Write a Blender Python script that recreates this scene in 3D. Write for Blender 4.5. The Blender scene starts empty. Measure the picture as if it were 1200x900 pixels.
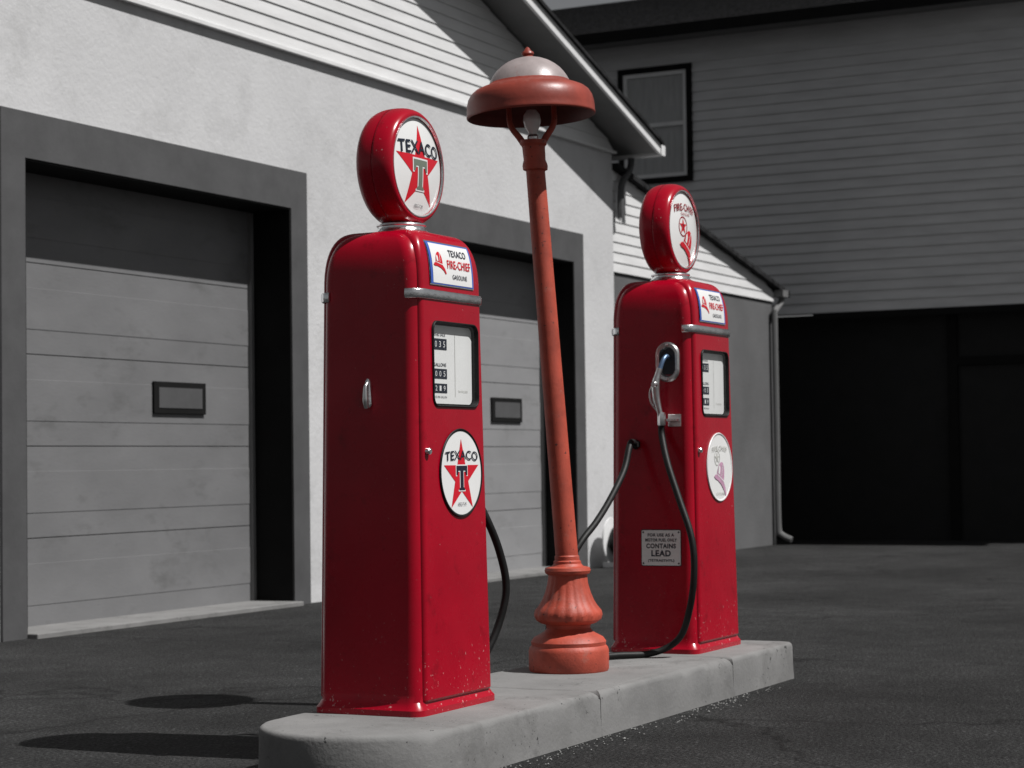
import bpy, bmesh, math, random
from mathutils import Vector, Matrix
from mathutils import noise as mn
random.seed(7)
S=bpy.context.scene
COL=S.collection
TH=math.radians(26.9); CT,ST=math.cos(TH),math.sin(TH)
RX,RY=ST,-CT   # camera right in plan

# ------------------------------------------------------------------ materials
def mat(name,col,rough=.5,metal=0.,var=0.,vscale=4.,bump=0.,bscale=60.,coat=0.,dirt=None,dscale=8.,dth=.6,dw=.08,spec=.5,stretch=(1,1,1),rvar=0.,speck=None,sscale=60,sth=.72,low=0.):
    m=bpy.data.materials.new(name); m.use_nodes=True
    nt=m.node_tree; N=nt.nodes; L=nt.links
    b=N['Principled BSDF']
    b.inputs['Roughness'].default_value=rough; b.inputs['Metallic'].default_value=metal
    b.inputs['Coat Weight'].default_value=coat; b.inputs['Coat Roughness'].default_value=.08
    b.inputs['Specular IOR Level'].default_value=spec
    tc=N.new('ShaderNodeTexCoord'); mp=N.new('ShaderNodeMapping'); mp.inputs['Scale'].default_value=stretch
    L.new(tc.outputs['Object'],mp.inputs['Vector'])
    def noise(sc,det=6,ro=.6):
        n=N.new('ShaderNodeTexNoise'); n.inputs['Scale'].default_value=sc; n.inputs['Detail'].default_value=det
        n.inputs['Roughness'].default_value=ro
        L.new(mp.outputs[0],n.inputs['Vector']); return n
    def mix(a,bc,fac):
        x=N.new('ShaderNodeMix'); x.data_type='RGBA'
        L.new(fac,x.inputs[0])
        for s,v in ((6,a),(7,bc)):
            if isinstance(v,tuple): x.inputs[s].default_value=(*v,1)
            else: L.new(v,x.inputs[s])
        return x.outputs[2]
    def ramp(src,a,c,o1=0,o2=1):
        r=N.new('ShaderNodeMapRange')
        for i,v in zip((1,2,3,4),(a,c,o1,o2)): r.inputs[i].default_value=v
        L.new(src,r.inputs[0]); return r.outputs[0]
    def add(a,c):
        x=N.new('ShaderNodeMath'); x.operation='ADD'; L.new(a,x.inputs[0]); L.new(c,x.inputs[1]); return x.outputs[0]
    n=noise(vscale)
    out=mix(tuple(c*(1-var) for c in col),tuple(min(1,c*(1+var)) for c in col),ramp(n.outputs[0],.3,.7))
    if dirt:
        n2=noise(dscale,9,.7)
        out=mix(out,dirt,ramp(n2.outputs[0],dth,dth+dw))
    if speck:
        n5=noise(sscale,4,.6); n6=noise(4,3,.5)
        v=add(n5.outputs[0],ramp(n6.outputs[0],0,1,0,.25))
        if low:
            sx=N.new('ShaderNodeSeparateXYZ'); L.new(tc.outputs['Object'],sx.inputs[0])
            v=add(v,ramp(sx.outputs[2],0,.40,low,0))
        out=mix(out,speck,ramp(v,sth+.125,sth+.15))
    L.new(out,b.inputs['Base Color'])
    if rvar:
        n4=noise(vscale*2.3)
        L.new(ramp(n4.outputs[0],.3,.7,max(0,rough-rvar),rough+rvar),b.inputs['Roughness'])
    if bump:
        n3=noise(bscale,8,.6); bp=N.new('ShaderNodeBump'); bp.inputs['Strength'].default_value=1
        bp.inputs['Distance'].default_value=bump
        L.new(n3.outputs[0],bp.inputs['Height']); L.new(bp.outputs[0],b.inputs['Normal'])
    return m

RED=mat('red_enamel',(.345,.0014,.014),.27,var=.12,vscale=3,coat=.15,bump=.0007,bscale=6,dirt=(.19,.001,.008),dscale=9,dth=.58,dw=.15,spec=.3,rvar=.07,speck=(.50,.22,.22),sscale=80,sth=.725,low=.085)
LAMPRED=mat('weathered_red_paint',(.41,.066,.038),.55,var=.28,vscale=9,bump=.0012,bscale=120,dirt=(.36,.13,.10),dscale=14,dth=.58,dw=.15,speck=(.08,.025,.02),sscale=50,sth=.66)
SHADER=mat('faded_lamp_shade_paint',(.26,.045,.03),.4,var=.3,vscale=7,bump=.0006,bscale=60,dirt=(.34,.14,.11),dscale=9,dth=.56,dw=.2)
CROWN=mat('bleached_shade_crown_paint',(.34,.29,.285),.36,var=.25,vscale=7,bump=.0006,bscale=60,dirt=(.27,.09,.07),dscale=8,dth=.56,dw=.15)
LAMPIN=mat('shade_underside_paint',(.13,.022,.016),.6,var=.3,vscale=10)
CHROME=mat('chrome',(.92,.93,.95),.22,1,var=.08,vscale=30,bump=.005,bscale=14)
ALU=mat('cast_aluminium',(.72,.72,.72),.32,1,var=.2,vscale=30,bump=.001,bscale=60)
BLACK=mat('black_rubber',(.007,.007,.007),.55,var=.3,vscale=20,bump=.0006,bscale=150,spec=.3)
WHITE=mat('white_enamel',(.80,.80,.79),.28,var=.03,vscale=6,coat=.2)
WHITEG=mat('globe_lens_white',(.80,.80,.79),.15,var=.02,vscale=6,coat=.5)
OFFW=mat('aged_white_enamel',(.74,.74,.74),.4,var=.07,vscale=14,dirt=(.45,.43,.41),dscale=25,dth=.68,dw=.1)
INK=mat('black_print',(.012,.016,.03),.4)
STAR=mat('red_print',(.60,.008,.022),.35)
DKRED=mat('dark_red_print',(.27,.015,.025),.4)
GREEN=mat('grey_green_print',(.16,.19,.15),.4)
BLUE=mat('blue_print',(.05,.11,.45),.4)
PINK=mat('faded_pink_print',(.50,.28,.40),.5,var=.2,vscale=40)
FADE=mat('faded_grey_print',(.45,.45,.42),.5,var=.2,vscale=40)
SPOUT=mat('blue_lit_spout',(.14,.22,.36),.35,.6)  # bluish light on the nozzle spout, put into its base colour
BOOTIN=mat('boot_inside',(.02,.025,.035),.5)
BULB=mat('bulb_glass',(.92,.92,.90),.12,coat=.6)
STUCCO=mat('grey_stucco',(.54,.54,.545),.9,var=.08,vscale=.9,bump=.004,bscale=30,dirt=(.42,.42,.42),dscale=1.6,dth=.52,dw=.25,spec=.2)
STUCCO2=mat('shaded_stucco',(.115,.115,.117),.9,var=.14,vscale=1.2,bump=.004,bscale=35,spec=.2)  # side wing wall: its shade is carried by a darker stucco colour
SIDING=mat('white_siding',(.66,.66,.66),.6,var=.08,vscale=2,stretch=(1,1,6),bump=.001,bscale=20)
SIDING2=mat('grey_siding',(.60,.60,.605),.6,var=.10,vscale=1.5,stretch=(1,1,6),bump=.001,bscale=20)
TRIM=mat('dark_grey_trim',(.072,.072,.074),.7,var=.15,vscale=4,bump=.001,bscale=40)
JAMB=mat('black_jamb',(.006,.006,.006),.8,var=.3,spec=.2)
DOORM=mat('garage_door_paint',(.25,.25,.255),.5,var=.09,vscale=1.3,bump=.001,bscale=25,stretch=(1,1,2),dirt=(.19,.19,.19),dscale=3,dth=.56,dw=.2)
DOORD=mat('darker_garage_door_paint',(.165,.165,.168),.5,var=.12,vscale=1.3,bump=.001,bscale=25,stretch=(1,1,2),dirt=(.12,.12,.12),dscale=3,dth=.54,dw=.2)  # darker grey copy of the door paint, used on the left door
FASCIA=mat('white_fascia',(.70,.70,.70),.55,var=.08)
PIPE=mat('grey_downpipe_paint',(.15,.15,.15),.5,var=.1)
SOFFIT=mat('grey_soffit',(.16,.16,.16),.7,var=.1)
SHING=mat('dark_shingles',(.022,.022,.023),.9,var=.6,vscale=9,bump=.01,bscale=14,stretch=(1,3,1),spec=.1)
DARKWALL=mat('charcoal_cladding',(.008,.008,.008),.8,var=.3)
CURT=mat('pale_curtain',(.40,.40,.40),.8,var=.15,vscale=3,stretch=(1,8,1))
CONC=mat('kerb_concrete',(.195,.193,.19),.9,var=.16,vscale=3,bump=.002,bscale=60,dirt=(.12,.118,.115),dscale=4,dth=.52,dw=.25,spec=.2,speck=(.05,.05,.05),sscale=45,sth=.68)
STONE=mat('pale_grit',(.22,.22,.215),.9,var=.4,vscale=40)

def asphalt():
    m=bpy.data.materials.new('asphalt'); m.use_nodes=True
    nt=m.node_tree; N=nt.nodes; L=nt.links; b=N['Principled BSDF']; b.inputs['Roughness'].default_value=.88
    b.inputs['Specular IOR Level'].default_value=.2
    tc=N.new('ShaderNodeTexCoord')
    def nz(sc,det,ro=.6):
        n=N.new('ShaderNodeTexNoise'); n.inputs['Scale'].default_value=sc; n.inputs['Detail'].default_value=det; n.inputs['Roughness'].default_value=ro
        L.new(tc.outputs['Object'],n.inputs['Vector']); return n.outputs[0]
    def rng(src,a,c,o1,o2):
        r=N.new('ShaderNodeMapRange'); 
        for i,v in zip((1,2,3,4),(a,c,o1,o2)): r.inputs[i].default_value=v
        L.new(src,r.inputs[0]); return r.outputs[0]
    def mul(a,c):
        x=N.new('ShaderNodeMath'); x.operation='MULTIPLY'; L.new(a,x.inputs[0]); L.new(c,x.inputs[1]); return x.outputs[0]
    base=rng(nz(.55,5),.3,.7,.020,.046)
    sp=rng(nz(75,3,.8),.38,.66,.2,2.0)
    sp2=rng(nz(32,4,.8),.57,.70,1,3.4)
    sp3=rng(nz(3.5,8,.75),.3,.7,.65,1.35)
    v=N.new('ShaderNodeTexVoronoi'); v.feature='DISTANCE_TO_EDGE'; v.inputs['Scale'].default_value=.3
    w=N.new('ShaderNodeTexNoise'); w.inputs['Scale'].default_value=1.5; w.inputs['Detail'].default_value=6
    L.new(tc.outputs['Object'],w.inputs['Vector'])
    ad=N.new('ShaderNodeVectorMath'); ad.operation='ADD'; L.new(tc.outputs['Object'],ad.inputs[0]); L.new(w.outputs['Color'],ad.inputs[1]); L.new(ad.outputs[0],v.inputs['Vector'])
    cr=rng(v.outputs['Distance'],.0,.008,.4,1)
    val=mul(mul(mul(mul(base,sp),sp2),sp3),cr)
    cb=N.new('ShaderNodeCombineColor'); 
    for i in range(3): L.new(val,cb.inputs[i])
    L.new(cb.outputs[0],b.inputs['Base Color'])
    bp=N.new('ShaderNodeBump'); bp.inputs['Distance'].default_value=.028; L.new(nz(55,5,.7),bp.inputs['Height']); L.new(bp.outputs[0],b.inputs['Normal'])
    return m
ASPH=asphalt()
def glass():
    m=bpy.data.materials.new('window_glass'); m.use_nodes=True
    nt=m.node_tree; N=nt.nodes; L=nt.links; N.clear()
    o=N.new('ShaderNodeOutputMaterial'); t=N.new('ShaderNodeBsdfTransparent'); t.inputs[0].default_value=(.98,.985,.985,1)
    g=N.new('ShaderNodeBsdfGlossy'); g.inputs['Roughness'].default_value=.03
    f=N.new('ShaderNodeLayerWeight'); f.inputs[0].default_value=.5
    p=N.new('ShaderNodeMath'); p.operation='POWER'; p.inputs[1].default_value=4; L.new(f.outputs['Facing'],p.inputs[0])
    q=N.new('ShaderNodeMath'); q.operation='MULTIPLY_ADD'; q.inputs[1].default_value=.5; q.inputs[2].default_value=.03; L.new(p.outputs[0],q.inputs[0])
    x=N.new('ShaderNodeMixShader')
    L.new(q.outputs[0],x.inputs[0]); L.new(t.outputs[0],x.inputs[1]); L.new(g.outputs[0],x.inputs[2]); L.new(x.outputs[0],o.inputs[0])
    return m
GLASS=glass()

# ------------------------------------------------------------------ builder
def rrect(hw,hh,r,n=6):
    p=[]
    for (cx,cy,a0) in ((hw-r,hh-r,0),(-hw+r,hh-r,90),(-hw+r,-hh+r,180),(hw-r,-hh+r,270)):
        for i in range(n+1):
            a=math.radians(a0+90*i/n); p.append((cx+r*math.cos(a),cy+r*math.sin(a)))
    return p
class B:
    def __init__(s): s.v=[];s.f=[];s.m=[];s.mats=[]
    def mi(s,m):
        if m not in s.mats: s.mats.append(m)
        return s.mats.index(m)
    def add(s,vs,fs,m):
        o=len(s.v); s.v+= [Vector(v) for v in vs]; k=s.mi(m)
        for f in fs: s.f.append([i+o for i in f]); s.m.append(k)
    def box(s,x0,x1,y0,y1,z0,z1,m):
        vs=[(x,y,z) for z in (z0,z1) for y in (y0,y1) for x in (x0,x1)]
        s.add(vs,[(0,2,3,1),(4,5,7,6),(0,1,5,4),(2,6,7,3),(0,4,6,2),(1,3,7,5)],m)
    def prism(s,pts,axis,a0,a1,m):
        def P(p,a): return (p[0],a,p[1]) if axis=='y' else ((a,p[0],p[1]) if axis=='x' else (p[0],p[1],a))
        n=len(pts); vs=[P(p,a0) for p in pts]+[P(p,a1) for p in pts]
        fs=[list(range(n))[::-1],[i+n for i in range(n)]]+[(i,(i+1)%n,(i+1)%n+n,i+n) for i in range(n)]
        s.add(vs,fs,m)
    def loft(s,secs,m,n=6,cap=True):
        vs=[];fs=[];k=4*(n+1)
        for (z,hx,hy,r) in secs: vs+=[(x,y,z) for x,y in rrect(hx,hy,min(r,hx-.001,hy-.001),n)]
        for j in range(len(secs)-1):
            for i in range(k): fs.append((j*k+i,j*k+(i+1)%k,(j+1)*k+(i+1)%k,(j+1)*k+i))
        if cap: fs.append(list(range(k))[::-1]); fs.append([(len(secs)-1)*k+i for i in range(k)])
        s.add(vs,fs,m)
    def lathe(s,prof,m,n=64,M=None,flute=None):
        M=M or Matrix(); vs=[];fs=[]
        for j,(r,z) in enumerate(prof):
            for i in range(n):
                a=2*math.pi*i/n; rr=max(r,1e-5)
                if flute and flute(z): rr*=1+.026*abs(math.sin(a*9))-.016
                vs.append(M@Vector((rr*math.cos(a),rr*math.sin(a),z)))
        for j in range(len(prof)-1):
            for i in range(n): fs.append((j*n+i,j*n+(i+1)%n,(j+1)*n+(i+1)%n,(j+1)*n+i))
        s.add(vs,fs,m)
    def tube(s,pts,rad,m,n=14,sub=8):
        P=[Vector(p) for p in pts]; R=rad if isinstance(rad,(list,tuple)) else [rad]*len(P)
        c=[];rr=[]
        for i in range(len(P)-1):
            p0=P[max(i-1,0)];p1=P[i];p2=P[i+1];p3=P[min(i+2,len(P)-1)]
            for k in range(sub):
                t=k/sub
                c.append(.5*((2*p1)+(p2-p0)*t+(2*p0-5*p1+4*p2-p3)*t*t+(-p0+3*p1-3*p2+p3)*t**3)); rr.append(R[i]*(1-t)+R[i+1]*t)
        c.append(P[-1]); rr.append(R[-1])
        up=Vector((0.13,.2,1)).normalized(); vs=[];fs=[]
        prev=None
        for i,p in enumerate(c):
            t=(c[min(i+1,len(c)-1)]-c[max(i-1,0)]).normalized()
            if prev is None:
                u=t.cross(up)
                if u.length<.05: u=t.cross(Vector((1,0,0)))
                u.normalize()
            else: u=(prev-t*prev.dot(t)).normalized()
            prev=u; w=t.cross(u)
            for k in range(n):
                a=2*math.pi*k/n; vs.append(p+(u*math.cos(a)+w*math.sin(a))*rr[i])
        for i in range(len(c)-1):
            for k in range(n): fs.append((i*n+k,i*n+(k+1)%n,(i+1)*n+(k+1)%n,(i+1)*n+k))
        fs.append(list(range(n))[::-1]); fs.append([(len(c)-1)*n+k for k in range(n)])
        s.add(vs,fs,m)
    def disc(s,r,m,mp,off,n=64,rings=6,cx=0,cy=0):
        vs=[mp(cx,cy,off)];fs=[]
        for j in range(1,rings+1):
            for i in range(n):
                a=2*math.pi*i/n; vs.append(mp(cx+r*j/rings*math.cos(a),cy+r*j/rings*math.sin(a),off))
        for i in range(n): fs.append((0,1+i,1+(i+1)%n))
        for j in range(rings-1):
            for i in range(n): fs.append((1+j*n+i,1+(j+1)*n+i,1+(j+1)*n+(i+1)%n,1+j*n+(i+1)%n))
        s.add(vs,fs,m)
    def ring2(s,r0,r1,m,mp,off,n=64,cx=0,cy=0):
        vs=[];fs=[]
        for r in (r0,r1):
            for i in range(n):
                a=2*math.pi*i/n; vs.append(mp(cx+r*math.cos(a),cy+r*math.sin(a),off))
        for i in range(n): fs.append((i,n+i,n+(i+1)%n,(i+1)%n))
        s.add(vs,fs,m)
    def poly(s,pts,m,mp,off,cuts=0):
        bm=bmesh.new(); vv=[bm.verts.new((p[0],p[1],0)) for p in pts]; bm.faces.new(vv)
        bmesh.ops.triangulate(bm,faces=bm.faces[:])
        for _ in range(cuts):
            bmesh.ops.subdivide_edges(bm,edges=bm.edges[:],cuts=1,use_grid_fill=True)
        bm.verts.index_update()
        s.add([mp(v.co.x,v.co.y,off) for v in bm.verts],[[v.index for v in f.verts] for f in bm.faces],m); bm.free()
    def text(s,t,cx,cy,w,h,m,mp,off,bold=.0,bend=0):
        cu=bpy.data.curves.new('t','FONT'); cu.body=t; cu.offset=bold; cu.resolution_u=4; cu.fill_mode='FRONT'
        if bold: cu.space_character=1+bold*3
        ob=bpy.data.objects.new('t',cu); COL.objects.link(ob); bpy.context.view_layer.update()
        me=bpy.data.meshes.new_from_object(ob.evaluated_get(bpy.context.evaluated_depsgraph_get()))
        bpy.data.objects.remove(ob); bpy.data.curves.remove(cu)
        xs=[v.co.x for v in me.vertices]; ys=[v.co.y for v in me.vertices]
        x0,x1,y0,y1=min(xs),max(xs),min(ys),max(ys)
        vs=[]
        for v in me.vertices:
            u=(v.co.x-(x0+x1)/2)/(x1-x0)*w; q=(v.co.y-(y0+y1)/2)/(y1-y0)*h
            q-=bend*(u/(w/2))**2
            vs.append(mp(cx+u,cy+q,off))
        s.add(vs,[list(p.vertices) for p in me.polygons],m); bpy.data.meshes.remove(me)
    def obj(s,name,parent=None,smooth=35,label=None,bevel=0,norm=True,loc=None):
        me=bpy.data.meshes.new(name); me.from_pydata([tuple(v) for v in s.v],[],s.f)
        for m in s.mats: me.materials.append(m)
        me.polygons.foreach_set('material_index',s.m)
        if norm:
            bm=bmesh.new(); bm.from_mesh(me); bmesh.ops.recalc_face_normals(bm,faces=bm.faces[:]); bm.to_mesh(me); bm.free()
        if smooth:
            me.polygons.foreach_set('use_smooth',[True]*len(me.polygons)); me.set_sharp_from_angle(angle=math.radians(smooth))
        me.update()
        ob=bpy.data.objects.new(name,me); COL.objects.link(ob)
        if parent: ob.parent=parent
        if loc: ob.location=loc
        if label: ob['label']=label
        if bevel:
            md=ob.modifiers.new('bevel','BEVEL'); md.width=bevel; md.segments=2; md.limit_method='ANGLE'
        return ob
def empty(name,loc,label,cat,group=None):
    e=bpy.data.objects.new(name,None); e.location=loc; COL.objects.link(e); e.empty_display_size=.2
    e['label']=label; e['category']=cat
    if group: e['group']=group
    return e
def starpts(R,r,n=5,cx=0,cy=0):
    return [(cx+(R if k%2==0 else r)*math.sin(math.pi*k/n),cy+(R if k%2==0 else r)*math.cos(math.pi*k/n)) for k in range(2*n)]
def Tpts(w,h,cx=0,cy=0,g=0):
    st=w*.14;bar=h*.2
    P=[(-w/2,h/2),(w/2,h/2),(w/2,h/2-bar*1.9),(w/2-st*.8,h/2-bar*1.9),(w/2-st*1.3,h/2-bar),(st,h/2-bar),(st,-h/2+bar*.6),(st*1.9,-h/2+bar*.3),(st*1.9,-h/2),
       (-st*1.9,-h/2),(-st*1.9,-h/2+bar*.3),(-st,-h/2+bar*.6),(-st,h/2-bar),(-w/2+st*1.3,h/2-bar),(-w/2+st*.8,h/2-bar*1.9),(-w/2,h/2-bar*1.9)]
    out=[]
    for x,y in P:
        out.append((cx+x+math.copysign(g,x),cy+y+(g if y>h/2-bar*.5 else -g)))
    return out
def hat(b,cx,cy,s,m,mp,off,deg=-12,detail=True,sx=1.0):
    """fireman's hat from the side: domed crown, small front shield, long sweeping brim"""
    a=math.radians(deg)
    def T(P): return [(cx+sx*s*(x*math.cos(a)-y*math.sin(a)),cy+s*(x*math.sin(a)+y*math.cos(a))) for x,y in P]
    crown=[(-.30,-.12)]+[(-.02-.27*math.cos(t),-.04+.44*math.sin(t)) for t in [math.pi*k/14 for k in range(0,15)]]+[(.27,-.12)]
    b.poly(T(crown),m,mp,off,1)
    brim=[(-.47,-.20),(-.40,-.11),(-.28,-.075),(.0,-.06),(.26,-.09),(.42,-.19),(.56,-.36),(.50,-.40),(.34,-.29),(.10,-.22),(-.15,-.20),(-.36,-.23)]
    b.poly(T(brim),m,mp,off+.0004,1)
    if detail:
        b.poly(T([(-.285,-.045),(.25,-.055),(.25,-.085),(-.285,-.07)]),WHITE,mp,off+.0010,1)
        b.poly(T([(-.22,.0),(-.25,.17),(-.19,.25),(-.12,.18),(-.10,.0)]),WHITE,mp,off+.0010,1)
        b.poly(T([(.02,.0),(.045,.0),(.05,.34),(.02,.36)]),WHITE,mp,off+.0010,1)

# ------------------------------------------------------------------ ground
g=B(); g.add([(-300,-300,0),(400,-300,0),(400,400,0),(-300,400,0)],[(0,1,2,3)],ASPH)
go=g.obj('ground',smooth=0); go['kind']='structure'

IH=.165
# ------------------------------------------------------------------ island kerb
def island():
    Y0,Y1=3.14,3.84; r=.35; yc=3.49; xl=5.79; xr=9.06; gaps=[6.87,8.23]
    def outline(xa,xb,first,last):
        p=[]
        if first:
            for i in range(25):
                a=math.radians(90+180*i/24); p.append((xl+r*math.cos(a),yc+r*math.sin(a)))
        else: p+=[(xa,Y1),(xa,Y0)]
        if last:
            rr=.07
            for i in range(7):
                a=math.radians(-90+90*i/6); p.append((xb-rr+rr*math.cos(a),Y0+rr+rr*math.sin(a)))
            for i in range(7):
                a=math.radians(90*i/6); p.append((xb-rr+rr*math.cos(a),Y1-rr+rr*math.sin(a)))
        else: p+=[(xb,Y0),(xb,Y1)]
        return p
    def sh(pts,d):
        out=[]; m_=len(pts)
        for k in range(m_):
            p0=Vector(pts[k-1]);p1=Vector(pts[k]);p2=Vector(pts[(k+1)%m_])
            n1=Vector((-(p1-p0).y,(p1-p0).x)).normalized(); n2=Vector((-(p2-p1).y,(p2-p1).x)).normalized()
            nn=(n1+n2); nn=nn/max(nn.length_squared,.5)*2
            out.append((p1.x+nn.x*d,p1.y+nn.y*d))
        return out
    b=B(); e=[xl-r]+gaps+[xr]
    for i in range(3):
        xa=e[i]+.003; xb=e[i+1]-.003
        o=outline(xa,xb,i==0,i==2)
        q=[]
        for k in range(len(o)):
            p0=Vector(o[k]);p1=Vector(o[(k+1)%len(o)]); m_=max(1,int((p1-p0).length/.03))
            for t in range(m_): q.append(tuple(p0.lerp(p1,t/m_)))
        o=q; n=len(o)
        wear=[max(0,mn.noise(Vector((p[0]*9,p[1]*9,i)))-.12)*.04+abs(mn.noise(Vector((p[0]*30,p[1]*30,5))))*.004 for p in o]
        def shw(d,f): 
            s_=sh(o,d); s2=sh(o,d+.001)
            return [(a[0]+(c[0]-a[0])*1000*w_*f,a[1]+(c[1]-a[1])*1000*w_*f) for a,c,w_ in zip(s_,s2,wear)]
        rings=[(sh(o,-.006),[-.02]*n),(sh(o,-.001),[.07]*n),(o,[IH-.020-w_*.9 for w_ in wear]),(shw(.003,.35),[IH-.008-w_*.55 for w_ in wear]),(shw(.009,.8),[IH-.002-w_*.15 for w_ in wear]),(shw(.020,1.),[IH]*n)]
        vs=[];fs=[]
        for pts,zz in rings: vs+=[(p[0],p[1],z) for p,z in zip(pts,zz)]
        for j in range(len(rings)-1):
            for k in range(n): fs.append((j*n+k,j*n+(k+1)%n,(j+1)*n+(k+1)%n,(j+1)*n+k))
        fs.append([(len(rings)-1)*n+k for k in range(n)])
        b.add(vs,fs,CONC)
    b.box(5.9,8.9,Y0+.04,Y1-.04,-.02,IH-.012,CONC)
    ob=b.obj('kerb_island',smooth=40)
    ob['label']='long raised concrete island with rounded end under the pumps'; ob['category']='concrete island'
    return ob
island()
gb=B()
for i in range(230):
    x=random.uniform(5.6,8.6); y=3.13-abs(random.gauss(0,.05))-.01
    s_=random.uniform(.002,.0055)*(1 if random.random()<.93 else 1.7)
    vs=[(x+s_*random.uniform(.6,1.2)*a,y+s_*random.uniform(.6,1.2)*b_,max(0,s_*.6+s_*.7*c)) for a,b_,c in ((1,0,0),(-1,0,0),(0,1,0),(0,-1,0),(0,0,1),(0,0,-1))]
    gb.add(vs,[(0,2,4),(2,1,4),(1,3,4),(3,0,4),(2,0,5),(1,2,5),(3,1,5),(0,3,5)],STONE)
go=gb.obj('gravel',smooth=0); go['kind']='stuff'; go['label']='loose pale grit on the asphalt along the kerb'; go['category']='gravel'

# ------------------------------------------------------------------ pump
Z0=1.44; DH=.20; PW=.8
def dome(z):
    s_=min(1,max(0,(z-Z0)/DH)); return 1-max(0,1-s_**(2/PW))**(PW/2)
def py(z): return .211-.014*min(z,Z0)/Z0-.08*dome(z)
def hxz(z): return .269-.029*z/Z0
def make_pump(loc,kind,label):
    P=empty('fuel_pump',loc,label,'fuel pump','fuel pumps on the concrete island')
    secs=[(0,.287,.212,.045),(.02,.287,.212,.045),(.03,.279,.206,.045),(.045,.271,.199,.045),(.07,.268,.197,.04)]
    secs+=[(Z0*k/4+.07*(1-k/4),.268-.028*k/4,.197-.014*k/4,.04) for k in range(1,5)]
    for k in range(1,15):
        a=math.radians(90*k/14); c=1-max(0,math.cos(a))**PW
        secs.append((Z0+DH*math.sin(a)**PW,.240-.085*c,.183-.08*c,.04+.045*c))
    secs.append((Z0+DH+.008,.07,.045,.04))
    b=B(); b.loft(secs,RED,n=8); cab=b.obj('cabinet',P,smooth=30)
    fs=[(.045,.234,.207,.016),(.052,.238,.211,.016)]
    fs+=[(Z0*k/4+.052*(1-k/4),.238-.024*k/4,.211-.014*k/4,.016) for k in range(1,5)]
    for k in range(1,15):
        a=math.radians(90*k/14); c=1-max(0,math.cos(a))**PW
        fs.append((Z0+(DH+.006)*math.sin(a)**PW,.214-.065*c,.197-.08*c,.016+.03*c))
    b=B(); b.loft(fs,RED,n=6); pan=b.obj('door_panel',P,smooth=30)
    WZ=1.184; HW,HH=.160,.143; WY=py(WZ); WX=.014; EX=.035
    cut=B()
    for s_ in (-1,1):
        ya,yb=(s_*.150,s_*.30)
        o=rrect(HW,HH,.03,6); n=len(o)
        vs=[(x-WX*s_,ya,WZ+z) for x,z in o]+[(x-WX*s_,yb,WZ+z) for x,z in o]
        cut.add(vs,[list(range(n)),[n+i for i in range(n)][::-1]]+[(i,(i+1)%n,(i+1)%n+n,i+n) for i in range(n)],RED)
    co=cut.obj('cutter',P)
    for ob in (cab,pan):
        md=ob.modifiers.new('b','BOOLEAN'); md.operation='DIFFERENCE'; md.object=co; md.solver='EXACT'
    bpy.context.view_layer.update()
    dg=bpy.context.evaluated_depsgraph_get()
    for ob in (cab,pan):
        me=bpy.data.meshes.new_from_object(ob.evaluated_get(dg)); ob.modifiers.clear(); ob.data=me
        me.polygons.foreach_set('use_smooth',[True]*len(me.polygons)); me.set_sharp_from_angle(angle=math.radians(30))
    bpy.data.objects.remove(co)
    for s_ in (1,-1):
        def tr(v,s_=s_): return Vector((v[0]*s_,v[1]*s_,v[2]))
        b=B(); o1=rrect(HW+.005,HH+.005,.034,8); o2=rrect(HW-.002,HH-.002,.029,8); n=len(o1)
        rings=[(o1,-WY+.002),(o1,-WY-.004),(rrect(HW+.003,HH+.003,.033,8),-WY-.007),(rrect(HW,HH,.031,8),-WY-.007),(o2,-WY-.004),(o2,-.153)]
        vs=[];ff=[]
        for o,y in rings: vs+=[tr((x+WX,y,WZ+z)) for x,z in o]
        for j in range(len(rings)-1):
            for i in range(n): ff.append((j*n+i,j*n+(i+1)%n,(j+1)*n+(i+1)%n,(j+1)*n+i))
        b.add(vs,ff,BLACK); fr=b.obj('window_frame',P,smooth=40,norm=False)
        DY=.180
        def mp(u,v,off): return tr((u+WX,-(DY+off),WZ+v))
        b=B(); b.poly(rrect(HW-.003,HH-.003,.028,6),BLACK,mp,0)
        b.poly(rrect(HW-.007,HH-.008,.023,5),WHITE,mp,.002)
        for (cy,h,t) in ((.070,.038,'035'),(-.032,.034,'005'),(-.082,.032,'219')):
            b.poly([(-.130,cy-h/2),(-.030,cy-h/2),(-.030,cy+h/2),(-.130,cy+h/2)],INK,mp,.0032)
            for k,ch in enumerate(t):
                b.text(ch,-.108+.029*k,cy,.013,h*.55,OFFW,mp,.0040,.0)
        b.text('THIS SALE',-.080,.102,.08,.009,INK,mp,.0032,.005)
        b.text('GALLONS',-.080,-.001,.09,.012,INK,mp,.0032,.008)
        b.text('PRICE PER GALLON',-.080,-.112,.095,.007,INK,mp,.0032,.0)
        b.poly([(.028,-.11),(.030,-.11),(.030,.11),(.028,.11)],FADE,mp,.0032)
        b.text('TAX INCLUDED',.085,-.09,.07,.008,FADE,mp,.0032)
        b.obj('dial_face',fr,smooth=0,norm=False)
        b=B(); b.poly(rrect(HW-.002,HH-.002,.028,6),GLASS,lambda u,v,off:tr((u+WX,-(WY-.001+off),WZ+v)),0); b.obj('glass_pane',fr,smooth=0,norm=False)
        b=B(); z0=1.420
        path=[(-.2425,-.150),(-.241,-.168),(-.232,-.182),(-.218,-.192),(-.20,-.1985),(.20,-.1985),(.218,-.192),(.232,-.182),(.241,-.168),(.2425,-.150)]
        prof=[(0,-.017),(.003,-.0165),(.0055,-.013),(.0065,-.007),(.007,0),(.0065,.007),(.0055,.013),(.003,.0165),(0,.017)]
        vs=[];ff=[]
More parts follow.
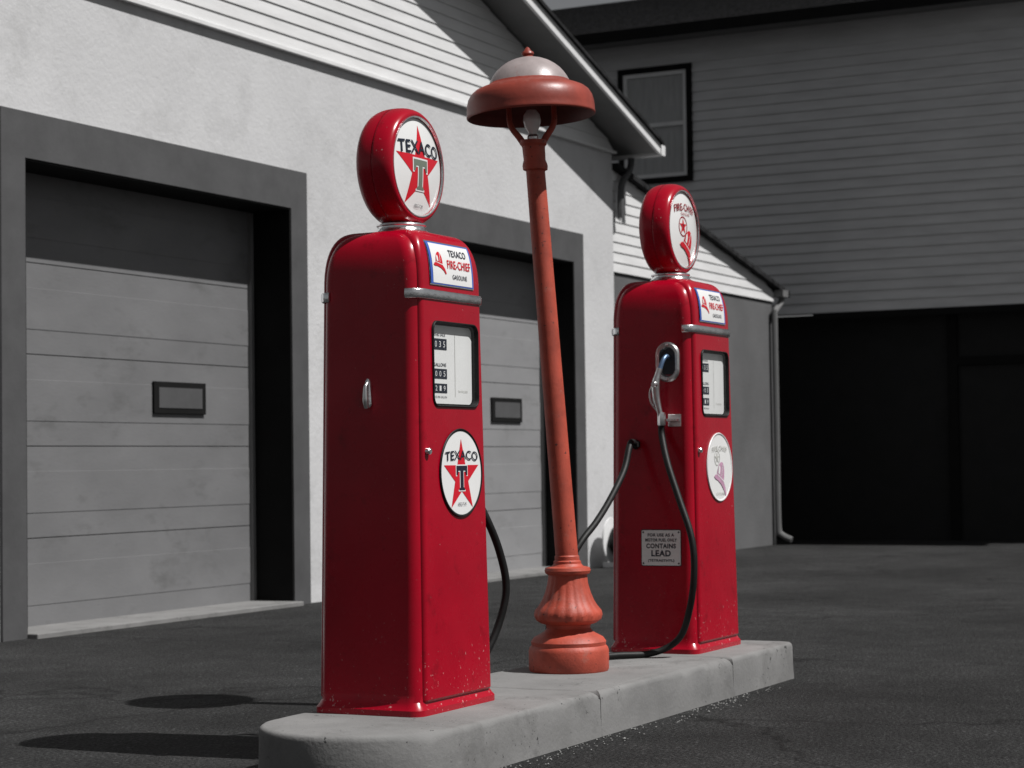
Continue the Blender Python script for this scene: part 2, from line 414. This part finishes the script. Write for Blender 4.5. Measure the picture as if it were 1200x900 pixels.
        for k,(x,y) in enumerate(path):
            a=Vector(path[max(k-1,0)]); c=Vector(path[min(k+1,len(path)-1)]); t=(c-a).normalized(); nn=Vector((t.y,-t.x))
            for o,z in prof: vs.append(tr((x+nn.x*o,y+nn.y*o,z0+z)))
        q=len(prof)
        for k in range(len(path)-1):
            for j in range(q-1): ff.append((k*q+j,k*q+j+1,(k+1)*q+j+1,(k+1)*q+j))
        ff.append(list(range(q))); ff.append([(len(path)-1)*q+j for j in range(q)])
        b.add(vs,ff,CHROME); b.obj('chrome_band',P,smooth=60)
        def ms(u,v,off):
            z=1.532+v; return tr((u,-(py(z)+.004+off),z))
        b=B()
        def quadgrid(x0,x1,v0,v1,m,off,nx=2,nz=12):
            vs=[];ff=[]
            for j in range(nz+1):
                for i in range(nx+1): vs.append(ms(x0+(x1-x0)*i/nx,v0+(v1-v0)*j/nz,off))
            for j in range(nz):
                for i in range(nx): a=j*(nx+1)+i; ff.append((a,a+1,a+nx+2,a+nx+1))
            b.add(vs,ff,m)
        quadgrid(-.158,.158,-.078,.076,CHROME,-.001)
        quadgrid(-.153,.153,-.074,.072,BLUE,.0008)
        quadgrid(-.138,.142,-.070,.068,WHITE,.0016)
        b.text('TEXACO',.050,.040,.125,.024,INK,ms,.0035,.012)
        b.text('FIRE-CHIEF',.050,.000,.168,.030,STAR,ms,.0035,.012)
        b.text('GASOLINE',.050,-.042,.105,.016,INK,ms,.0035,.008)
        hat(b,-.088,.004,.088,STAR,ms,.0028,-8,True)
        b.obj('header_sign',P,smooth=0,norm=False)
        cz=.81; EY=py(cz)
        def me_(u,v,off): return tr((u+EX,-(EY+.001-v*.0097+off),cz+v))
        b=B(); R=.152
        rimm=BLACK if kind=='a' else OFFW
        pr=[(R,-.001),(R+.002,.003),(R,.006),(R-.005,.0055),(R-.007,.0035)]
        vs=[];ff=[];n=72
        for r_,y_ in pr:
            for i in range(n):
                a=2*math.pi*i/n; vs.append(me_(r_*math.cos(a),r_*math.sin(a),y_))
        for j in range(len(pr)-1):
            for i in range(n): ff.append((j*n+i,j*n+(i+1)%n,(j+1)*n+(i+1)%n,(j+1)*n+i))
        b.add(vs,ff,rimm); b.disc(R-.005,WHITE,me_,.003,rings=3)
        if kind=='a':
            b.poly(starpts(.132,.050,cy=-.014),STAR,me_,.004)
            b.poly(Tpts(.078,.085,0,-.018,.004),WHITE,me_,.0047)
            b.poly(Tpts(.078,.085,0,-.018,0),INK,me_,.0054)
            b.text('TEXACO',0,.062,.235,.032,INK,me_,.006,.010,.006)
            b.text('REG.T.M.',0,-.108,.06,.011,INK,me_,.006)
        else:
            b.text('FIRE-CHIEF',0,.085,.18,.022,FADE,me_,.006,.005,.008)
            b.ring2(.030,.034,FADE,me_,.0042,30,-.03,.040); b.poly(starpts(.028,.011,cx=-.03,cy=.040),FADE,me_,.0044)
            hat(b,.010,-.040,.16,PINK,me_,.0048,-22)
            b.text('GASOLINE',0,-.118,.10,.011,FADE,me_,.006)
        b.obj('round_emblem',P,smooth=40,norm=False)
        b=B(); Mk=Matrix.Translation(tr((-.200,-.200,.885)))@Matrix.Rotation(math.pi/2*s_,4,'X')
        b.lathe([(0,.018),(.009,.018),(.012,.014),(.012,.0),(.016,-.002)],CHROME,24,Mk); b.obj('lock_knob',P)
    b=B(); zt=Z0+DH
    b.lathe([(.112,zt-.01),(.108,zt+.008),(.100,zt+.014),(.09,zt+.016)],RED,48)
    b.obj('neck_base',P)
    b=B(); b.lathe([(.093,zt+.010),(.095,zt+.016),(.090,zt+.020),(.084,zt+.030),(.084,zt+.034),(.089,zt+.038),(.087,zt+.044),(.07,zt+.048)],CHROME,48)
    b.obj('neck_collar',P)
    GC=1.885
    b=B(); M=Matrix.Translation((0,0,GC))@Matrix.Rotation(math.pi/2,4,'X')
    half=[(.2095,.000),(.2092,.012),(.2085,.024),(.2065,.037),(.203,.049),(.198,.060),(.191,.068),(.184,.072),(.178,.071),(.172,.062)]
    prof=[(r,-y) for r,y in half[::-1]]+[(.2095,-.0035),(.208,-.002),(.208,.002),(.2095,.0035)]+half[1:]
    b.lathe(prof,RED,96,M)
    gl=b.obj('globe',P,smooth=55)
    b=B(); b.lathe([(.178,.070),(.1775,.0735),(.1745,.0735),(.172,.067)],CHROME,72,M); b.lathe([(.178,-.070),(.1775,-.0735),(.1745,-.0735),(.172,-.067)],CHROME,72,M)
    b.obj('lens_ring',gl,smooth=60)
    for s_ in (1,-1):
        RL=.174
        def ml(u,v,off,s_=s_):
            y=.062+.016*(1-(u*u+v*v)/RL**2)+off
            return Vector((u*s_,-y*s_,GC+v))
        b=B(); b.disc(RL,WHITEG,ml,0,72,8)
        if kind=='a':
            b.poly(starpts(.156,.058,cy=-.010),STAR,ml,.0008,3)
            b.poly(Tpts(.092,.105,0,-.030,.006),OFFW,ml,.0018,2)
            b.poly(Tpts(.092,.105,0,-.030,0),GREEN,ml,.0026,2)
            b.text('TEXACO',0,.066,.275,.046,INK,ml,.0034,.014,.006)
            b.text('REG.T.M.',0,-.140,.06,.012,INK,ml,.0030,.0)
        else:
            b.text('FIRE-CHIEF',0,.100,.225,.034,DKRED,ml,.003,.016,.014)
            b.text('GASOLINE',0,.068,.10,.012,DKRED,ml,.003,.005)
            b.ring2(.040,.046,DKRED,ml,.0012,40,-.03,.010); b.poly(starpts(.039,.015,cx=-.03,cy=.010),STAR,ml,.0014,1)
            b.text('T',-.03,.008,.02,.024,INK,ml,.0024,.01)
            hat(b,.022,-.070,.17,STAR,ml,.0030,-24)
        b.obj('globe_lens',gl,smooth=60,norm=False)
    return P

PA=Vector((6.235,3.590,IH)); PB=Vector((8.585,3.542,IH))
pumpA=make_pump(PA,'a','red vintage fuel pump with star globe and hose behind')
pumpB=make_pump(PB,'b','red vintage fuel pump with fireman hat globe and holstered nozzle')

def nozzle_set(P,s_):
    X=lambda x:s_*(x-.014)
    b=B(); by=-.082; bz=1.275
    o1=rrect(.056,.088,.054,8); o2=rrect(.049,.081,.047,8); o3=rrect(.038,.066,.036,8); o4=rrect(.034,.058,.032,8); n=len(o1)
    vs=[];ff=[]
    for o,x in ((o1,.252),(o1,.265),(o2,.272),(o3,.270),(o4,.258)): vs+=[(X(x),by+u,bz+v) for u,v in o]
    for j in range(4):
        for i in range(n): ff.append((j*n+i,j*n+(i+1)%n,(j+1)*n+(i+1)%n,(j+1)*n+i))
    b.add(vs,ff,ALU); b.add([(X(.2585),by+u,bz+v) for u,v in o4],[list(range(n))],BOOTIN)
    for q in (.075,-.075): b.lathe([(0,.004),(.006,.003),(.007,0)],CHROME,12,Matrix.Translation((X(.271),by,bz+q))@Matrix.Rotation(s_*math.pi/2,4,'Y'))
    b.obj('nozzle_boot',P,smooth=40)
    b=B()
    b.tube([(X(.262),by-.004,bz+.022),(X(.285),by-.002,bz+.024),(X(.308),by+.004,bz+.004),(X(.322),by+.014,bz-.035)],[.0095,.010,.010,.011],SPOUT,12,6)
    b.tube([(X(.321),by+.013,bz-.030),(X(.328),by+.022,bz-.062),(X(.332),by+.030,bz-.10),(X(.328),by+.030,bz-.15),(X(.322),by+.022,bz-.20),(X(.315),by+.014,bz-.245)],[.013,.014,.0185,.017,.013,.0125],ALU,14,6)
    b.lathe([(0,.03),(.010,.03),(.013,.024),(.015,.0)],ALU,16,Matrix.Translation((X(.332),by+.029,bz-.10))@Matrix.Rotation(s_*math.pi/2,4,'Y'))
    b.tube([(X(.33),by+.036,bz-.09),(X(.325),by+.060,bz-.13),(X(.318),by+.058,bz-.18),(X(.315),by+.026,bz-.222)],.0042,ALU,8,6)
    b.tube([(X(.33),by+.036,bz-.12),(X(.325),by+.048,bz-.155),(X(.32),by+.042,bz-.19)],.0036,CHROME,8,5)
    b.lathe([(.016,-.03),(.018,-.025),(.018,.02),(.015,.028)],ALU,6,Matrix.Translation((X(.314),by+.012,bz-.25)))
    b.obj('nozzle',P,smooth=40)
    b=B(); b.box(min(X(.262),X(.31)),max(X(.262),X(.31)),by-.055,by-.008,bz-.262,bz-.250,ALU)
    b.box(min(X(.255),X(.270)),max(X(.255),X(.270)),by-.06,by+.0,bz-.285,bz-.23,ALU); b.obj('nozzle_hook',P,smooth=0,bevel=.002)
    return Vector((X(.314),by+.012,bz-.262))
tail=nozzle_set(pumpB,-1)
def W(P,pts): return [Vector(p)+Vector((0,0,IH))-P for p in pts]
b=B()
pts=W(PB,[(8.335,3.615,.915),(8.28,3.615,.925),(8.24,3.610,.895),(8.17,3.605,.80),(8.02,3.605,.68),(7.88,3.61,.585),(7.76,3.63,.50),(7.68,3.68,.36),(7.68,3.74,.16),(7.74,3.74,.03),(7.87,3.65,.017),(8.00,3.57,.017),(8.12,3.46,.02),(8.17,3.36,.08),(8.13,3.29,.22),(8.12,3.265,.38),(8.13,3.28,.52),(8.17,3.35,.68),(8.22,3.42,.83)])+[tail+Vector((0,0,-.06)),tail]
b.tube(pts,.0145,BLACK,12,8); b.obj('hose',pumpB,smooth=60)
b=B(); b.lathe([(.0,.05),(.018,.05),(.022,.04),(.022,.0)],BLACK,6,Matrix.Translation(pts[0]+Vector((.02,0,0)))@Matrix.Rotation(-math.pi/2,4,'Y')); b.obj('hose_outlet',pumpB)
tail=nozzle_set(pumpA,1)
b=B()
pts=W(PA,[(6.47,3.62,.92),(6.53,3.61,.90),(6.57,3.54,.80),(6.60,3.47,.66),(6.66,3.44,.52),(6.69,3.43,.38),(6.665,3.455,.24),(6.60,3.49,.12),(6.57,3.54,.035),(6.62,3.60,.017),(6.70,3.64,.08),(6.70,3.60,.4),(6.60,3.54,.8)])+[tail+Vector((0,0,-.06)),tail]
b.tube(pts,.0145,BLACK,12,8); b.obj('hose',pumpA,smooth=60)
def mpl(u,v,off): return Vector((-(hxz(.46+v)+.002+off),-.042-u,.46+v))
b=B()
for m_,o_,sx in ((INK,0,0),(WHITE,.0015,.003)): b.poly(rrect(.095-sx,.080-sx,.006,3),m_,mpl,o_)
for t,y,w,h in (('FOR USE AS A',.056,.125,.014),('MOTOR FUEL ONLY',.034,.150,.014),('CONTAINS',.008,.14,.021),('LEAD',-.024,.092,.027),('(TETRAETHYL)',-.057,.125,.014)):
    b.text(t,0,y,w,h,INK,mpl,.0025,.03)
for x in (-.084,.084):
    for y in (-.068,.068): b.disc(.004,INK,mpl,.003,10,1,x,y)
b.obj('warning_plate',pumpB,smooth=0,norm=False,label='small white plate with black capital lettering')
def latch(P):
    b=B(); o=rrect(.014,.050,.0135,6); o2=rrect(.010,.045,.0095,6); n=len(o); vs=[];ff=[]
    for q,x in ((o,-.240),(o,-.254),(o2,-.258)): vs+=[(x,-.005+u*(.85-v*5),1.085+v) for u,v in q]
    for j in range(2):
        for i in range(n): ff.append((j*n+i,j*n+(i+1)%n,(j+1)*n+(i+1)%n,(j+1)*n+i))
    ff.append([2*n+i for i in range(n)]); b.add(vs,ff,CHROME)
    b.tube([(-.255,-.005,1.12),(-.268,-.005,1.105),(-.269,-.005,1.06),(-.262,-.005,1.035)],[.006,.007,.010,.008],ALU,12,6)
    b.obj('side_latch',P,smooth=40)
latch(pumpA)

# ------------------------------------------------------------------ lamp
LP=Vector((7.517,3.573,IH))
lamp=empty('street_lamp',LP,'leaning weathered red lamp post with bell shade on fluted base','street lamp')
SL=.0665
def lean(z): return Vector((-RX*SL*(z-.43),-RY*SL*(z-.43),z))
tilt=Matrix.Rotation(math.atan(SL)*.6,4,Vector((0,0,1)).cross(Vector((-RX,-RY,0))))
b=B(); b.lathe([(.0,-.002),(.158,0),(.162,.008),(.162,.082),(.158,.095),(.150,.103),(.152,.118),(.140,.135),(.115,.148),(.098,.158),(.088,.172),(.092,.186),(.114,.193),(.132,.206),(.138,.225),(.134,.243),(.118,.262),(.104,.285),(.092,.315),(.082,.35),(.078,.385),(.090,.392),(.094,.403),(.090,.415),(.064,.421),(.055,.432),(.0,.435)],LAMPRED,144,flute=lambda z:.20<z<.385)
b.obj('lamp_base',lamp,smooth=30)
b=B(); vs=[];ff=[];n=32
zs=[.42,.44,.445,.46,.465]+[.465+(2.03-.465)*k/12 for k in range(1,13)]+[2.035,2.05,2.06,2.075,2.13,2.14,2.155,2.16]
rs=[.056,.056,.05,.05,.046]+[.046-.007*k/12 for k in range(1,13)]+[.050,.052,.050,.045,.047,.055,.055,.02]
for z,r_ in zip(zs,rs):
    c=lean(z)
    for i in range(n): a=2*math.pi*i/n; vs.append(c+Vector((r_*math.cos(a),r_*math.sin(a),0)))
for j in range(len(zs)-1):
    for i in range(n): ff.append((j*n+i,j*n+(i+1)%n,(j+1)*n+(i+1)%n,(j+1)*n+i))
b.add(vs,ff,LAMPRED); b.obj('lamp_post',lamp,smooth=35)
T0=Matrix.Translation(lean(2.15))@tilt
for s_ in (1,-1):
    b=B(); R3=Vector((RX,RY,0))*s_
    b.tube([T0@(R3*.03+Vector((0,0,-.02))),T0@(R3*.055+Vector((0,0,.02))),T0@(R3*.088+Vector((0,0,.07))),T0@(R3*.092+Vector((0,0,.13))),T0@(R3*.09+Vector((0,0,.22)))],[.014,.014,.012,.011,.011],LAMPRED,10,6)
    b.obj('shade_bracket',lamp,smooth=60)
b=B(); b.lathe([(.0,0),(.022,.0),(.024,.02),(.018,.03)],ALU,24,T0); b.lathe([(.016,.025),(.018,.04),(.030,.06),(.037,.085),(.034,.11),(.02,.13),(0,.135)],BULB,32,T0); b.obj('bulb',lamp)
TS=Matrix.Translation(lean(2.252))@tilt
b=B(); out=[(.259,0),(.263,.003),(.264,.009),(.262,.016),(.262,.035),(.260,.055),(.254,.078),(.242,.098),(.225,.112),(.205,.121),(.185,.127),(.172,.133),(.165,.141)]
b.lathe(out,SHADER,96,TS)
b.lathe([(.165,.141),(.157,.158),(.145,.177),(.130,.195),(.110,.212),(.088,.226),(.062,.237),(.036,.244)],CROWN,96,TS)
b.lathe([(.036,.244),(.026,.246),(.020,.252),(.026,.259),(.024,.267),(.014,.274),(.009,.284),(0,.290)],SHADER,48,TS)
inn=[(.259,0),(.255,.004),(.254,.05),(.244,.08),(.226,.1),(.20,.114),(.15,.126),(.11,.18),(.05,.22),(0,.225)]
b.lathe(inn,LAMPIN,96,TS); b.obj('lamp_shade',lamp,smooth=50,norm=False)

# ------------------------------------------------------------------ garage
YW=8.15
G=empty('garage_building',(0,0,0),'grey stucco garage with white siding gable and overhead doors','garage')
OP=[(9.6,12.51),(14.4,17.34)]; HO=2.88
b=B(); YB=YW+.42
for x0,x1 in ((5.5,9.6),(12.51,14.4),(17.34,18.3)): b.box(x0,x1,YW,YB,-.02,HO,STUCCO)
b.box(5.5,18.3,YW,YB,HO,4.04,STUCCO)
b.box(18.0,18.3,YB,16,-.02,4.04,STUCCO); b.box(5.5,5.8,YB,16,-.02,4.04,STUCCO); b.box(5.8,18.0,15.7,16,-.02,4.04,STUCCO)
b.obj('wall',G,smooth=0)
RID=11.9; SLP=.324
def ztop(X): return 4.97-SLP*(abs(X-RID)+RID-15.63)
def siding(b,y,xl,xr,z0,z1,m,d=.018,h=.1):
    z=z0
    while z<z1-1e-4:
        zb=min(z+h,z1)
        a0,a1=xl(z),xr(z); c0,c1=xl(zb),xr(zb)
        if a1>a0:
            c1=max(c1,c0)
            b.add([(a0,y-d,z),(a1,y-d,z),(c1,y-.003,zb),(c0,y-.003,zb),(a0,y,z),(a1,y,z)],[(0,1,2,3),(4,5,1,0)],m)
        z+=h
b=B()
siding(b,YW-.01,lambda z:max(5.5,RID-(15.63-RID)-(4.97-z)/SLP),lambda z:min(18.3,15.63+(4.97-z)/SLP),4.045,6.16,SIDING,d=.013)
b.prism([(5.5,4.045),(18.3,4.045),(RID,ztop(RID)-.02)],'y',YW+.002,YW+.2,SIDING)
b.box(5.48,18.32,YW-.045,YW,4.02,4.045,FASCIA)
b.obj('gable_siding',G,smooth=0)
YF=7.74
b=B()
for s_ in (1,-1):
    xe=RID+s_*6.68; ze=ztop(RID+6.68)
    b.prism([(RID,ztop(RID)+.10),(xe,ze+.10),(xe,ze+.13),(RID,ztop(RID)+.14)],'y',YF-.03,16.3,SHING)
b.obj('roof',G,smooth=0)
b=B()
for s_ in (1,-1):
    xe=RID+s_*6.66; ze=ztop(RID+6.66)
    b.prism([(RID,ztop(RID)),(xe,ze),(xe,ze+.10),(RID,ztop(RID)+.10)],'y',YF,YF+.03,FASCIA)
b.obj('rake_trim',G,smooth=0)
b=B()
for s_ in (1,-1):
    xe=RID+s_*6.66; ze=ztop(RID+6.66)
    b.prism([(RID,ztop(RID)+.02),(xe,ze+.02),(xe,ze+.095),(RID,ztop(RID)+.095)],'y',YF+.031,16.2,SOFFIT)
b.obj('soffit',G,smooth=0)
b=B(); xe=RID+6.68; ze=ztop(xe)
b.box(xe,xe+.10,YF,16.2,ze+.0,ze+.10,FASCIA)
b.tube([(xe+.05,YW-.06,ze+.02),(xe+.03,YW-.06,ze-.10),(18.40,YW-.06,ze-.28),(18.36,YW-.06,ze-.5),(18.36,YW-.06,ze-.62)],.035,TRIM,8,4)
b.obj('gutter',G,smooth=0)
RD=.33
for (x0,x1) in OP:
    b=B(); t=.215
    b.box(x0-t,x0,YW-.022,YW+.05,0,HO+.28,TRIM) ; b.box(x1,x1+t,YW-.022,YW+.05,0,HO+.28,TRIM); b.box(x0,x1,YW-.022,YW+.05,HO,HO+.28,TRIM)
    b.box(x0,x0+.012,YW-.015,YW+RD,0,HO-.012,JAMB); b.box(x1-.012,x1,YW-.015,YW+RD,0,HO-.012,JAMB); b.box(x0,x1,YW-.015,YW+RD,HO-.012,HO,JAMB)
    b.obj('door_frame',G,smooth=0)
    DM=DOORD if x0<13 else DOORM
    b=B(); yd=YW+RD; hs=HO/5
    for k in range(5):
        z0,z1=k*hs+.003,(k+1)*hs-.003
        b.box(x0+.012,x1-.012,yd,yd+.05,z0,z1,DM)
        zc=(z0+z1)/2
        b.box(x0+.012,x1-.012,yd-.003,yd,zc-.13,zc+.13,DM)
    b.box(x0+.012,x1-.012,yd+.012,yd+.06,0,HO-.01,TRIM)
    door=b.obj('garage_door',G,smooth=0,bevel=.002)
    b=B(); xc=16.575 if x0>13 else 11.60
    b.box(xc-.30,xc+.30,yd-.022,yd-.0035,1.375,1.595,JAMB); b.obj('vent',door,smooth=0,bevel=.004)
    b=B(); b.box(xc-.25,xc+.25,yd-.026,yd-.0225,1.415,1.555,TRIM); b.obj('vent_grille',door,smooth=0)
    b=B(); b.box(x1-.050,x1-.013,yd-.03,yd-.001,0,HO-.02,SOFFIT); b.obj('weather_strip',door,smooth=0)
    b=B(); b.box(x0,x1,YW-.10,YW+.36,-.02,.03,CONC); b.obj('door_sill',G,smooth=0,bevel=.006)
# wing
YG=YW+.03
def zw(X): return 3.86-.185*(X-18.4)
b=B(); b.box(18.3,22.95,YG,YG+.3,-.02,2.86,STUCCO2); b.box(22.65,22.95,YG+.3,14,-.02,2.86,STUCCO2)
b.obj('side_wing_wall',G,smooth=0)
b=B()
siding(b,YG-.01,lambda z:18.302,lambda z:min(22.95,18.4+(3.86-z)/.185),2.865,3.87,SIDING,h=.1,d=.013)
b.prism([(18.302,2.865),(22.95,2.865),(22.95,zw(22.95)-.01),(18.302,zw(18.3)-.01)],'y',YG+.002,YG+.2,SIDING)
b.obj('side_wing_siding',G,smooth=0)
b=B(); b.prism([(18.302,zw(18.3)),(23.15,zw(23.15)),(23.15,zw(23.15)+.05),(18.302,zw(18.3)+.05)],'y',YG-.10,14.2,SHING); b.obj('side_wing_roof',G,smooth=0)
b=B(); b.tube([(23.1,YG-.08,2.95),(23.05,YG-.07,2.85),(22.88,YG-.06,2.74),(22.86,YG-.06,2.6),(22.86,YG-.06,1.2),(22.86,YG-.06,.25),(22.86,YG-.10,.12),(22.86,YG-.22,.06)],.036,PIPE,8,4); b.box(22.95,23.2,YG-.14,YG-.02,2.92,3.0,PIPE)
b.obj('downspout',G,smooth=40)
hr=empty('garden_hose',(17.86,YW-.24,0),'coiled dark hose around a pale round reel beside the stucco wall','hose reel')
b=B(); M=Matrix.Translation((0,0,.26))@Matrix.Rotation(math.pi/2,4,'X')
b.lathe([(0,.14),(.17,.14),(.215,.13),(.215,.115),(.05,.105),(.05,-.09),(.215,-.10),(.215,-.115),(0,-.12)],OFFW,40,M)
b.lathe([(0,.155),(.04,.155),(.045,.14)],BLACK,20,M)
b.box(-.12,-.08,-.17,.15,0,.05,OFFW); b.box(.08,.12,-.17,.15,0,.05,OFFW); b.obj('reel',hr)
b=B(); pts=[]
for k in range(70):
    a=k*.55; pts.append(((.13+.02*math.sin(k*1.7))*math.cos(a),-.085+.16*(k/70),.26+(.13+.02*math.cos(k*2.1))*math.sin(a)))
pts+=[(.22,.06,.12),(.33,.0,.015),(.40,-.12,.015),(.6,-.1,.015)]
b.tube(pts,.014,BLACK,8,3); b.obj('coiled_hose',hr)

# ------------------------------------------------------------------ house behind
H=empty('house',(24,0,0),'two storey house with shaded grey siding and dark shingle roof','house')
XH=0
def sidx(b,y0,y1,z0,z1,m,holes=(),d=.024,h=.125):
    z=z0
    while z<z1-1e-4:
        zb=min(z+h,z1); segs=[(y0,y1)]
        for (a,c,e,f) in holes:
            if zb>e and z<f:
                ns=[]
                for s0,s1 in segs:
                    if a>s0: ns.append((s0,min(a,s1)))
                    if c<s1: ns.append((max(c,s0),s1))
                segs=ns
        for s0,s1 in segs:
            b.add([(XH-d,s0,z),(XH-d,s1,z),(XH-.003,s1,zb),(XH-.003,s0,zb),(XH,s0,z),(XH,s1,z)],[(0,1,2,3),(4,5,1,0)],m)
        z+=h
wy0,wy1,wz0,wz1=9.63,10.50,4.60,5.95
b=B(); sidx(b,2,14,2.78,6.40,SIDING2,[(wy0,wy1,wz0,wz1)])
b.box(XH+.001,XH+.2,2,14,2.78,6.4,SIDING2); b.box(XH+.2,XH+6.4,2,2.2,2.78,6.4,SIDING2)
b.obj('upper_wall',H,smooth=0)
b=B(); 
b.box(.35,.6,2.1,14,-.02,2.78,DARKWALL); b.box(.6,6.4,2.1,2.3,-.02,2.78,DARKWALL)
for y in (4.2,6.4): b.box(.30,.35,y-.06,y+.06,0,2.7,JAMB)
b.box(.30,.35,4.26,6.34,2.1,2.2,JAMB)
b.box(-.03,.0,2,8.02,2.70,2.778,JAMB)
b.obj('lower_wall',H,smooth=0)
b=B()
x0,z0,x1,z1=-.55,6.42,3.0,7.66; nc=26
pp=[(x0,z0-.06)]
for k in range(nc):
    xa=x0+(x1-x0)*k/nc; xb=x0+(x1-x0)*(k+1)/nc; za=z0+(z1-z0)*k/nc; zb=z0+(z1-z0)*(k+1)/nc
    pp+=[(xa,za+.012),(xb,zb-.0)]
pp+=[(6.6,6.42),(6.6,6.36),(3.0,7.5)]
b.prism(pp,'y',1.6,14.4,SHING); b.obj('roof',H,smooth=0)
b=B(); b.box(-.60,-.552,1.6,14.4,6.28,6.42,JAMB); b.box(-.55,-.02,1.7,14.3,6.33,6.355,SOFFIT); b.obj('fascia',H,smooth=0)
b=B(); f=.07
b.box(-.05,.03,wy0-f,wy1+f,wz1,wz1+f,JAMB); b.box(-.05,.03,wy0-f,wy1+f,wz0-f,wz0,JAMB); b.box(-.05,.03,wy0-f,wy0,wz0,wz1,JAMB); b.box(-.05,.03,wy1,wy1+f,wz0,wz1,JAMB)
win=b.obj('window',H,smooth=0)
b=B(); g_=.05
zm=(wz0+wz1)/2
b.box(-.035,.03,wy0,wy1,wz1-g_,wz1,FASCIA); b.box(-.035,.03,wy0,wy1,wz0,wz0+g_,FASCIA); b.box(-.035,.03,wy0,wy0+g_,wz0+g_,wz1-g_,FASCIA); b.box(-.035,.03,wy1-g_,wy1,wz0+g_,wz1-g_,FASCIA); b.box(-.035,.03,wy0+g_,wy1-g_,zm-.025,zm+.025,FASCIA)
b.obj('sash',win,smooth=0)
b=B(); b.box(.0,.01,wy0+g_,wy1-g_,wz0+g_,wz1-g_,CURT); b.obj('curtain',win,smooth=0)
b=B(); b.add([(-.01,wy0+g_,wz0+g_),(-.01,wy1-g_,wz0+g_),(-.01,wy1-g_,wz1-g_),(-.01,wy0+g_,wz1-g_)],[(0,1,2,3)],GLASS); b.obj('window_pane',win,smooth=0)

# ------------------------------------------------------------------ light
sd=Vector((-.12,1,-1.55)).normalized()
sun=bpy.data.lights.new('sun','SUN'); sun.energy=5.0; sun.angle=math.radians(.5); sun.color=(1,.985,.97)
so=bpy.data.objects.new('sun',sun); so.rotation_euler=sd.to_track_quat('-Z','Y').to_euler(); so.location=(0,-5,12); COL.objects.link(so)
sun.energy=5.0
w=bpy.data.worlds.new('World'); S.world=w; w.use_nodes=True; N=w.node_tree.nodes; L=w.node_tree.links
sk=N.new('ShaderNodeTexSky'); sk.sky_type='NISHITA'; sk.sun_disc=False; sk.sun_elevation=math.asin(-sd.z); sk.sun_rotation=math.pi-math.atan2(.12,1)
hs=N.new('ShaderNodeHueSaturation'); hs.inputs['Saturation'].default_value=.12; hs.inputs['Value'].default_value=.72
L.new(sk.outputs[0],hs.inputs['Color']); L.new(hs.outputs[0],N['Background'].inputs[0]); N['Background'].inputs[1].default_value=.05

# ------------------------------------------------------------------ camera
cd=bpy.data.cameras.new('camera'); cam=bpy.data.objects.new('camera',cd); COL.objects.link(cam)
cd.sensor_width=36; cd.lens=72; cd.clip_end=2000; cd.clip_start=.1
pitch=math.atan(92/2400); roll=.014
F=Vector((CT*math.cos(pitch),ST*math.cos(pitch),math.sin(pitch))); R=Vector((ST,-CT,0)); U=R.cross(F)
U2=(U*math.cos(roll)+R*math.sin(roll)).normalized(); R2=F.cross(U2)
Mx=Matrix((( R2.x,U2.x,-F.x,0),(R2.y,U2.y,-F.y,0),(R2.z,U2.z,-F.z,.843+IH),(0,0,0,1)))
cam.matrix_world=Mx
cd.dof.use_dof=True; cd.dof.focus_distance=7.2; cd.dof.aperture_fstop=5.6
S.camera=cam
S.view_settings.view_transform='Standard'; S.view_settings.look='None'; S.view_settings.exposure=0
